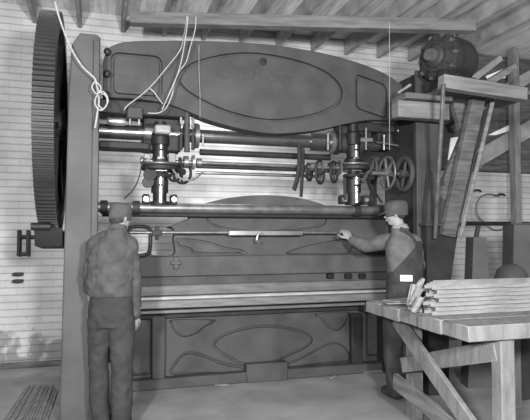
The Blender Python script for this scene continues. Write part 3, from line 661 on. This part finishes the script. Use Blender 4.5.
# flat sheets on the left of the bench top, then the long bundle
def sheet(a, b, z, la, lb, t, rz, m, name, lab, cat, grp=None):
    o = MB().box(bw(a, b, z+t/2), (lb, la, t), yaw+rz, .001).build(name, m); return tag(rebase(o), lab, cat, grp)
z = BZ
for i, (a, b, la, lb, rz) in enumerate(((1.06, .19, .18, .34, .1), (.98, .19, .18, .36, -.16), (1.02, .2, .14, .32, .28))):
    sheet(a, b, z+.0015, la, lb, .008, rz, 'galv', 'metal_sheet', ('flat pale sheet at the bottom of the small bench pile', 'flat pale sheet in the middle of the small bench pile', 'flat pale sheet topping the small pile on the bench')[i], 'sheet'); z += .011
def channel(p, d, L, w, h, t, roll):     # bent sheet-metal section: profile swept along d
    d = d.normalized(); u_ = Vector((0, 0, 1)).cross(d).normalized(); v_ = d.cross(u_)
    R_ = Matrix.Rotation(roll, 3, d); u_ = R_ @ u_; v_ = R_ @ v_
    pr = [(-w/2, h), (-w/2, 0), (w/2, 0), (w/2, h), (w/2-t, h), (w/2-t, t), (-w/2+t, t), (-w/2+t, h)]
    o = MB(); o.loft([[p+u_*x+v_*y for x, y in pr], [p+d*L+u_*x+v_*y for x, y in pr]]); return o
dd = nb.normalized()
random.seed(11)
for lay in range(7):
    n = 6-lay//3
    for i in range(n):
        flip = lay % 2 == 1
        a = .46+.096*i+.02*(lay//2)+random.uniform(-.002, .002); b0 = .03+(a-.46)*.72+random.uniform(-.035, .04)+.006*lay; zz = BZ+.002+lay*.0262
        if lay == 0 and i > 6: continue
        p = bw(a, b0, zz+(.024 if flip else 0)); o = channel(p, dd, 1.28, .092, .024, .003, PI if flip else 0).build('metal_channel', 'galv')
        tag(rebase(o), 'long pale bent metal channel stacked lengthwise in the bench bundle', 'metal channel', 'bundle of metal channels on the bench')
# short bent offcuts jutting from the left end of the bundle
nad = na.normalized()
offs = (('short bent offcut leaning out at the nearest corner of the bundle end', .46, -.07, .01, (.35, .15, .35), .13), ('short bent offcut lying flat before the bundle end near its front', .5, -.0, .003, (-.1, 1, .02), .1),
 ('short bent offcut tilted up steeply at the middle of the bundle end', .68, .04, .02, (.25, .1, .75), .15), ('short bent offcut leaning over the flat sheets beside the bundle', .8, .1, .03, (.6, -.1, .45), .15),
 ('short bent offcut rising highest at the far side of the bundle end', .95, .26, .02, (.35, .0, .8), .17), ('short bent offcut slanting across the far half of the bundle end', .86, .2, .006, (.2, .1, .6), .13),
 ('short bent offcut tilted between the two steepest pieces of the bundle end', .76, .1, .09, (.5, .1, .5), .12), ('short bent offcut leaning on the front half of the bundle end', .6, .01, .03, (.3, -.1, .6), .13))
for i, (lab, a, b, z, dv, L) in enumerate(offs):
    d2 = dd*dv[0]+nad*dv[1]+Vector((0, 0, dv[2])); o = channel(bw(a, b, BZ+z+.01), d2, L, .036, .022, .003, (.4, .1, -.5, .8, -.3, .6, 1.2, -1)[i]).build('metal_offcut', 'galv'); tag(rebase(o), lab, 'offcut')

# ================================================================ PEOPLE
def voxel(mb, vs, sm=6, wr=0, ws=9, seed=0, zr=None):
    me = mb.mesh('v'); o = bpy.data.objects.new('tmp', me); COL.objects.link(o)
    r = o.modifiers.new('r', 'REMESH'); r.mode = 'VOXEL'; r.voxel_size = vs
    if sm: s = o.modifiers.new('s', 'SMOOTH'); s.factor = .5; s.iterations = sm
    dg = bpy.context.evaluated_depsgraph_get(); dg.update(); out = bpy.data.meshes.new_from_object(o.evaluated_get(dg)); bpy.data.objects.remove(o)
    if wr:
        for v in out.vertices:
            c = v.co; k = noise.noise(Vector((c.x*ws+seed, c.y*ws, c.z*ws*.7)))+.5*noise.noise(Vector((c.x*ws*2.1, c.y*ws*2.1+seed, c.z*ws*2.6)))
            k2 = 1-abs(noise.noise(Vector((c.x*ws*1.2+9, c.y*ws*1.2, c.z*ws*1.3+seed*2))))*2
            v.co = c+v.normal*wr*(k*.9+k2*.5-.2)
    return out
def ering(c, rx, ry, yaw=0, tilt=0, n=24):
    R_ = Matrix.Rotation(yaw, 3, 'Z') @ Matrix.Rotation(tilt, 3, 'X')
    return [Vector(c)+R_ @ Vector((rx*math.cos(k*2*PI/n), ry*math.sin(k*2*PI/n), 0)) for k in range(n)]
def limb(mb, pts, rs, sub=4):
    for i in range(len(pts)-1):
        a, b = Vector(pts[i]), Vector(pts[i+1])
        mb.cyl(a, b, rs[i], rs[i+1], 18); mb.ball(a, rs[i], seg=16)
    mb.ball(Vector(pts[-1]), rs[-1], seg=16)
def hand(mb, w, d, nrm, side, curl, s=1.0):
    # w wrist, d along the hand, nrm out of the palm side, side: direction toward the thumb
    w = Vector(w); d = Vector(d).normalized(); nrm = Vector(nrm); nrm = (nrm-d*nrm.dot(d)).normalized(); sd = d.cross(nrm).normalized()
    if sd.dot(Vector(side)) < 0: sd = -sd
    mb.cyl(w-d*.03, w+d*.02, .026*s, .026*s, 14)
    R_ = Matrix((sd, d, nrm)).transposed().to_4x4()
    mb.ball(w+d*.05*s, .05*s, (.82, 1.05, .33), R_, 18)
    L_ = (.068, .078, .073, .058)
    for i in range(4):
        off = (.030-.020*i)*s; base = w+d*(.088-.003*abs(i-1))*s+sd*off
        p = base-d*.03*s; pts = [p, base]; ang = curl*.5; dr = d
        for fct in (.46, .31, .23):
            dr = (d*math.cos(ang)+nrm*math.sin(ang)); base = base+dr*L_[i]*fct*s; pts.append(base.copy()); ang += curl
        limb(mb, pts, [.0095*s, .0092*s, .0088*s, .0082*s, .0072*s])
    t0 = w+d*.025*s+sd*.026*s; t1 = t0+(d*.6+sd*.65+nrm*.3).normalized()*.042*s; t2 = t1+(d*.85+sd*.15+nrm*.45*min(1, curl+.2)).normalized()*.033*s; t3 = t2+(d*.85-sd*.1+nrm*.5*min(1, curl+.2)).normalized()*.025*s
    limb(mb, [t0, t1, t2, t3], [.014*s, .012*s, .0105*s, .009*s])
def head(mb, c, fd, tilt=0, s=1.0):
    # c = centre of the skull, fd = facing (unit, level)
    f = Vector((fd[0], fd[1], tilt)).normalized(); r = f.cross(Vector((0, 0, 1))).normalized(); u_ = r.cross(f)
    R_ = Matrix((r, f, u_)).transposed().to_4x4(); g = lambda x, y, z: Vector(c)+(r*x+f*y+u_*z)*s
    mb.ball(g(0, -.012, .02), .098*s, (.78, .98, .92), R_, 28)
    mb.ball(g(0, .02, -.03), .08*s, (.78, .85, 1.02), R_, 24)
    mb.ball(g(0, .048, -.085), .035*s, (1.1, .8, .75), R_, 16)
    mb.loft([[g(-.008, .082, .008), g(.008, .082, .008), g(.006, .075, .008)], [g(-.015, .104, -.03), g(.015, .104, -.03), g(0, .07, -.035)]])
    mb.ball(g(0, .1, -.03), .014*s, (1.1, 1, .8), R_, 12)
    mb.ball(g(0, .085, -.055), .018*s, (1.3, .7, .35), R_, 12)
    mb.ball(g(0, .083, -.066), .017*s, (1.2, .7, .4), R_, 12)
    for sx in (-1, 1):
        mb.ball(g(sx*.078, -.012, -.012), .03*s, (.3, .65, 1.05), R_, 14)
        mb.ball(g(sx*.03, .075, .02), .018*s, (1.3, .6, .5), R_, 10)
    return g, R_
def person(base, label, J_, faces, look, mats):
    """J_ holds world joints."""
    P = empty('person', base, label, 'person')
    return P
# --- left worker, seen from behind ---------------------------------------
def px3(px, py, dep):     # point seen at px,py at a given distance ahead
    d = ray(px, py); t = dep/_fw.dot(d); return Vector((0, 0, CH))+d*t
D = 3.98
b0 = CW((110-265)/F*D, D)
P1 = empty('person', b0, 'worker seen from behind in grey jacket, dark cap and trousers, standing at left column', 'person')
def L1(px, py, dd_=0): return px3(px, py, D+dd_)
rr = _rt.copy(); ff = Vector((math.sin(TH), math.cos(TH), 0))
hipL, hipR = L1(101, 318), L1(121, 318)
kneeL, kneeR = L1(98, 366, .05), L1(122, 366, -.02)
ankL, ankR = L1(101, 417, .03), L1(121, 417, -.04)
ankL.z = ankR.z = .09
shL, shR = L1(97, 246), L1(128, 246)
elL, elR = L1(91, 275, .02), L1(133, 281, .02); wrL, wrR = L1(91, 297, .12), L1(135, 314, .06)
neck0 = L1(115, 240, .02); neck1 = L1(119.5, 222, .05); hc = L1(121, 217, .07)
bd = MB()
def torso_rings(spec, fyaw):
    return [ering(c, rx, ry, fyaw) for c, rx, ry in spec]
fy = -TH-.12
bd.loft(torso_rings([(L1(111, 322), .14, .10), (L1(111, 300), .15, .11), (L1(112, 280), .14, .10), (L1(113, 258), .16, .11), (L1(114, 245), .15, .10), (L1(115, 238), .07, .07)], fy))
limb(bd, [hipL, kneeL, ankL], [.082, .056, .04]); limb(bd, [hipR, kneeR, ankR], [.082, .056, .04])
limb(bd, [shL, elL, wrL], [.052, .04, .028]); limb(bd, [shR, elR, wrR], [.052, .04, .028])
limb(bd, [neck0, neck1, hc-Vector((0, 0, .03))], [.056, .05, .05])
for s, an in ((-1, ankL), (1, ankR)): limb(bd, [an, an+ff*.14-Vector((0, 0, .05))], [.04, .03])
fd = (ff*.80+rr*.60).normalized()
g1_, Rh = head(bd, hc, fd, -.12, .84)
hand(bd, wrR+Vector((0, 0, -.01)), (-.15*rr+Vector((0, 0, -1))+ff*.1), -rr*.6+ff*.6, ff*.6-rr*.3, .75)
hand(bd, wrL, (ff*.5+Vector((0, 0, -1))), rr, ff, .5)
link('body', voxel(bd, .0055, 2), 'skin', P1)
tr = MB()
tr.loft(torso_rings([(L1(111, 326), .145, .115), (L1(111, 312), .168, .13), (L1(111, 300), .163, .125), (L1(111.5, 290), .15, .115)], fy))
limb(tr, [hipL, kneeL, ankL+Vector((0, 0, .0))], [.092, .07, .066]); limb(tr, [hipR, kneeR, ankR+Vector((0, 0, .0))], [.096, .078, .07])
link('trousers', voxel(tr, .009, 4, .011, 9, 3), 'trousers', P1)
jk = MB()
jk.loft(torso_rings([(L1(110.5, 296), .168, .132), (L1(110.5, 290), .176, .14), (L1(111, 278), .176, .15), (L1(112, 262), .178, .15), (L1(112.5, 250), .172, .14), (L1(113.5, 243), .145, .12), (L1(115.5, 236), .095, .09), (L1(117.5, 229), .062, .066)], fy))
limb(jk, [shL, elL, L1(90, 289, .08)], [.07, .056, .05]); limb(jk, [shR, elR, L1(135, 313, .055)], [.072, .058, .046])
limb(jk, [L1(105, 240), L1(97, 246)], [.065, .072]); limb(jk, [L1(122, 240), L1(128, 246)], [.065, .072])
jm = voxel(jk, .007, 4, .012, 12, 1)
jko = link('jacket', jm, 'jacket', P1)
c_ = MB(); rg = []
for pt, rx in ((L1(117, 231, .02), .077), (L1(118.5, 225.5, .035), .073)): rg.append((pt, rx))
c_.loft([ering(rg[0][0], .068, .07, fy, -.25), ering(rg[1][0], .06, .063, fy, -.25)]); link('collar', voxel(c_, .006, 3), 'jacket', jko)
def cap(g, Rh, par, m='cap', brim=True, s=1.0):
    c_ = MB(); R3 = Rh.to_3x3()
    prof = [(-.03, .083, .1), (.03, .088, .107), (.075, .09, .108), (.1, .08, .095), (.116, .05, .06), (.12, .01, .012)]
    c_.loft([[g(0, -.008, z)+R3 @ Vector((rx*math.cos(k*2*PI/28), ry*math.sin(k*2*PI/28), 0))*s for k in range(28)] for z, rx, ry in prof])
    co = link('cap', voxel(c_, .006, 3, .003, 14, 4), m, par)
    if brim:
        b_ = MB(); top_ = []; bt = []
        pts = [(-.085, .055)]+[(.085*math.sin(t*PI/2)*1.0, .1+.065*math.cos(t*PI/2)) for t in (-1, -.75, -.5, -.25, 0, .25, .5, .75, 1)]+[(.085, .055)]
        b_.loft([[g(x, y, .012-.25*(y-.055)+dz) for x, y in pts] for dz in (0, .007)]); b_.build('visor', m, co)
    return co
cap(g1_, Rh, P1, brim=False, s=.84)
hr = MB(); hr.ball(g1_(0, -.035, -.02), .075, (.88, .8, .8), Rh, 20); link('hair', voxel(hr, .006, 2, .003, 30), 'hair', P1)
for an in (ankL, ankR):
    b_ = MB(); limb(b_, [an+Vector((0, 0, .04)), an+Vector((0, 0, -.035)), an+ff*.08-Vector((0, 0, .045)), an+ff*.19-Vector((0, 0, .05))], [.058, .05, .045, .038]); 
    me = voxel(b_, .007, 3)
    for v in me.vertices: v.co.z = max(v.co.z, .002)
    link('boot', me, 'shoe', P1)
# --- right worker, turned left with arm stretched ---------------------------
D2 = 4.76
def L2(px, py, dd_=0): return px3(px, py, D2+dd_)
P2 = empty('person', CW((402-265)/F*D2, D2), 'worker in dark overalls and grey shirt with one arm stretched to the ram', 'person')
bd = MB(); fy2 = -TH+.75
f2 = (ff*.75-rr*.66).normalized()
hL, hR = L2(394, 316, -.02), L2(408, 316, .03)
kL, kR = L2(393, 355, .0), L2(407, 355, .05); aL, aR = L2(396, 393, .02), L2(408, 391, .08); aL.z = aR.z = .09
sL, sR = L2(390, 241, .08), L2(414, 243, .03)
eL = L2(366, 246, .26); wL = L2(350, 239, .42)
eR = L2(419, 266, .16); wR = L2(404, 272, .34)
tor = [(L2(403, 318), .15, .12), (L2(404, 300), .155, .12), (L2(405, 280), .15, .12), (L2(404.5, 258), .165, .12), (L2(403, 244), .15, .11), (L2(400, 236), .075, .08)]
bd.loft(torso_rings([(c, a*.93, b*.93) for c, a, b in tor], fy2))
limb(bd, [hL, kL, aL], [.085, .056, .04]); limb(bd, [hR, kR, aR], [.085, .056, .04])
limb(bd, [sL, eL, wL], [.054, .042, .028]); limb(bd, [sR, eR, wR], [.052, .042, .028])
hc2 = L2(395.5, 213, .06); n0 = L2(401, 236, .02); n1 = L2(397.5, 222, .05)
limb(bd, [n0, n1, hc2-Vector((0, 0, .03))], [.06, .052, .05])
for an in (aL, aR): limb(bd, [an, an+(ff*.95-rr*.3)*.14-Vector((0, 0, .05))], [.04, .03])
fd2 = (ff*.35-rr*.94).normalized(); g2_, Rh2 = head(bd, hc2, fd2, -.08, .94)
hd = (wL-eL).normalized(); hand(bd, wL-hd*.01, hd+Vector((0, 0, .75)), Vector((0, 0, -1))+ff*.4, ff*-.8+Vector((0, 0, .3)), .85, 1.1)
hand(bd, wR, -rr+ff*.5, Vector((0, 0, -1)), ff, .5)
link('body', voxel(bd, .0055, 2), 'skin', P2)
sh = MB(); sh.loft(torso_rings([(L2(404.5, 290), .165, .13), (L2(405, 275), .172, .135), (L2(404.5, 258), .188, .138), (L2(403.5, 247), .19, .13), (L2(402.5, 241), .155, .115), (L2(401, 234), .085, .08), (L2(399.5, 228), .066, .068)], fy2))
limb(sh, [sL, eL, L2(353, 240.5, .39)], [.074, .062, .044]); limb(sh, [sR, eR, L2(406, 271.5, .31)], [.068, .056, .045])
limb(sh, [L2(397, 240, .05), sL], [.07, .074]); limb(sh, [L2(409, 241, .0), sR], [.07, .072])
sho = link('shirt', voxel(sh, .008, 4, .008, 9, 6), 'shirt', P2)
ov = MB(); ov.loft(torso_rings([(L2(403, 322), .16, .13), (L2(403.5, 305), .178, .142), (L2(404.5, 290), .178, .145), (L2(405, 276), .182, .146), (L2(405.5, 265), .17, .146), (L2(406, 262), .13, .14)], fy2))
limb(ov, [hL, kL, aL], [.1, .082, .078]); limb(ov, [hR, kR, aR], [.1, .082, .078])
cc = MB(); cc.loft([ering(L2(400.5, 231, .02), .082, .08, fy2, -.3), ering(L2(399, 226, .03), .068, .07, fy2, -.3)]); link('collar', voxel(cc, .006, 3), 'white_cloth', sho, label='pale shirt collar')
ovo = link('overalls', voxel(ov, .009, 4, .008, 8, 9), 'overalls', P2)
# straps: ribbons lying on the back, crossing
from mathutils.bvhtree import BVHTree
bvs = [BVHTree.FromPolygons([v.co+wloc(P2) for v in o.data.vertices], [p.vertices for p in o.data.polygons]) for o in (sho, ovo)]
def onbody(px, py):
    d = ray(px, py).normalized(); best = None
    for bv in bvs:
        h = bv.ray_cast(Vector((0, 0, CH)), d)
        if h[0] is not None and (best is None or h[3] < best[2]): best = (h[0], h[1], h[3])
    return best
def ribbon(pts, w, name, par, m, t=.005):
    q = []
    for i in range(len(pts)-1):
        for k in range(6):
            u_ = k/6; q.append((pts[i][0]*(1-u_)+pts[i+1][0]*u_, pts[i][1]*(1-u_)+pts[i+1][1]*u_))
    q.append(pts[-1]); hits = [onbody(*p) for p in q]; hits = [h for h in hits if h]
    if len(hits) < 3: print('ribbon miss', name); return
    for _ in range(3):
        hits = [hits[0]]+[(hits[i][0]*.5+(hits[i-1][0]+hits[i+1][0])*.25, (hits[i][1]*.5+(hits[i-1][1]+hits[i+1][1])*.25).normalized(), 0) for i in range(1, len(hits)-1)]+[hits[-1]]
    R_ = []
    for i, h in enumerate(hits):
        d = (hits[min(i+1, len(hits)-1)][0]-hits[max(i-1, 0)][0]).normalized(); n = h[1]; s_ = d.cross(n).normalized(); c = h[0]+n*.006
        R_.append([c-s_*w/2-n*.01, c+s_*w/2-n*.01, c+s_*w/2+n*t, c-s_*w/2+n*t])
    o = MB(); o.loft(R_); return o.build(name, m, par)
ribbon([(400, 229), (405, 231), (411, 236), (416, 244), (418, 252)], .04, 'strap', ovo, 'overalls')
ribbon([(388, 250), (391, 262)], .03, 'side_strap', ovo, 'overalls') if 0 else None
rows = []
for yy, xa_ in ((241, 417), (246, 415.5), (250, 413), (254, 409.5), (259, 405), (264, 400), (269, 395), (275, 390), (282, 388)):
    r_ = []
    for k in range(9):
        xx = xa_+(421.5-xa_)*k/8; h = None
        while h is None and xx > xa_-2: h = onbody(xx, yy); xx -= .4
        if h is None: h = onbody(xa_-2, yy)
        r_.append(h[0] if h else (r_[-1] if r_ else None))
    if all(v is not None for v in r_): rows.append(r_)
if len(rows) > 3:
    back_ = (-_fw).normalized(); pb = MB(); F_ = [[pb.b.verts.new(v+back_*.014) for v in r_] for r_ in rows]; K_ = [[pb.b.verts.new(v-back_*.02) for v in r_] for r_ in rows]
    nr, nc = len(rows), 9
    for i in range(nr-1):
        for k in range(nc-1):
            pb.b.faces.new((F_[i][k], F_[i][k+1], F_[i+1][k+1], F_[i+1][k])); pb.b.faces.new((K_[i][k], K_[i+1][k], K_[i+1][k+1], K_[i][k+1]))
    rim = [(0, k) for k in range(nc)]+[(i, nc-1) for i in range(1, nr)]+[(nr-1, k) for k in range(nc-2, -1, -1)]+[(i, 0) for i in range(nr-2, 0, -1)]
    for q in range(len(rim)):
        (i, k), (i2, k2) = rim[q], rim[(q+1) % len(rim)]; pb.b.faces.new((F_[i][k], K_[i][k], K_[i2][k2], F_[i2][k2]))
    pb.build('back_panel', 'overalls', ovo)
h = onbody(406, 278)
if h:
    n = h[1]; n.z = 0; n.normalize(); h = (h[0]+n*.012,)+tuple(h[1:]); s_ = Vector((0, 0, 1)).cross(n)
    R_ = Matrix((s_, n, Vector((0, 0, 1)))).transposed().to_4x4()
    lb = MB().box(h[0]+n*.008, (.1, .014, .052), R_, .002).build('label_patch', 'white', ovo, label='white label patch')
    mk = MB()
    for k in range(5): mk.box(h[0]+n*.016+s_*(-.03+.015*k), (.007, .002, .014), R_, 0)
    mk.build('patch_marks', 'paint_dark', ovo)
cap(g2_, Rh2, P2, s=.98)
hr = MB(); hr.ball(g2_(0, -.04, -.015), .07, (.9, .8, .7), Rh2, 20); link('hair', voxel(hr, .006, 2, .003, 30), 'hair', P2)
for an in (aL, aR):
    b_ = MB(); limb(b_, [an+Vector((0, 0, .04)), an+Vector((0, 0, -.035)), an+(ff*.95-rr*.3)*.08-Vector((0, 0, .045)), an+(ff*.95-rr*.3)*.19-Vector((0, 0, .05))], [.058, .05, .045, .038])
    me = voxel(b_, .007, 3)
    for v in me.vertices: v.co.z = max(v.co.z, .002)
    link('boot', me, 'shoe', P2)

# ================================================================ LIGHT AND CAMERA
def area(loc, target, size, e, shape='DISK'):
    l = bpy.data.lights.new('lamp', 'AREA'); l.shape = shape; l.size = size; l.energy = e
    o = bpy.data.objects.new('lamp', l); COL.objects.link(o); o.location = loc
    o.rotation_euler = (Vector(target)-Vector(loc)).to_track_quat('-Z', 'Y').to_euler(); return o
area(CW(-.8, -1.1, 2.0), (.9, 5, 1.7), .3, 620)                     # the photographer's flash, left of the camera
area((1.3, 5.6, 2.9), (1.3, 6.5, 1.7), .8, 50)                          # added lamp hidden behind the crown to brighten the wall
area(CW(.9, -.3, 2.0), (2.4, 4.4, 4.0), .4, 600)                          # added unseen fill light aimed up to brighten the ceiling boards
area(CW(3.5, 5.0, 2.3), (4.2, 6.5, 1.5), .4, 30)                          # added out-of-view lamp that lifts the brick wall at right
w = bpy.data.worlds.new('world'); bpy.context.scene.world = w; w.use_nodes = True
w.node_tree.nodes['Background'].inputs[0].default_value = (1, 1, 1, 1); w.node_tree.nodes['Background'].inputs[1].default_value = .34
cam = bpy.data.cameras.new('camera'); co = bpy.data.objects.new('camera', cam); COL.objects.link(co)
cam.sensor_width = 36; cam.lens = 36*F/530; co.location = (0, 0, CH)
co.rotation_euler = (PI/2+PT, 0, -TH); bpy.context.scene.camera = co
vs = bpy.context.scene.view_settings; vs.view_transform = 'Standard'; vs.look = 'None'; vs.exposure = -.75; vs.gamma = 1; vs.use_curve_mapping = False
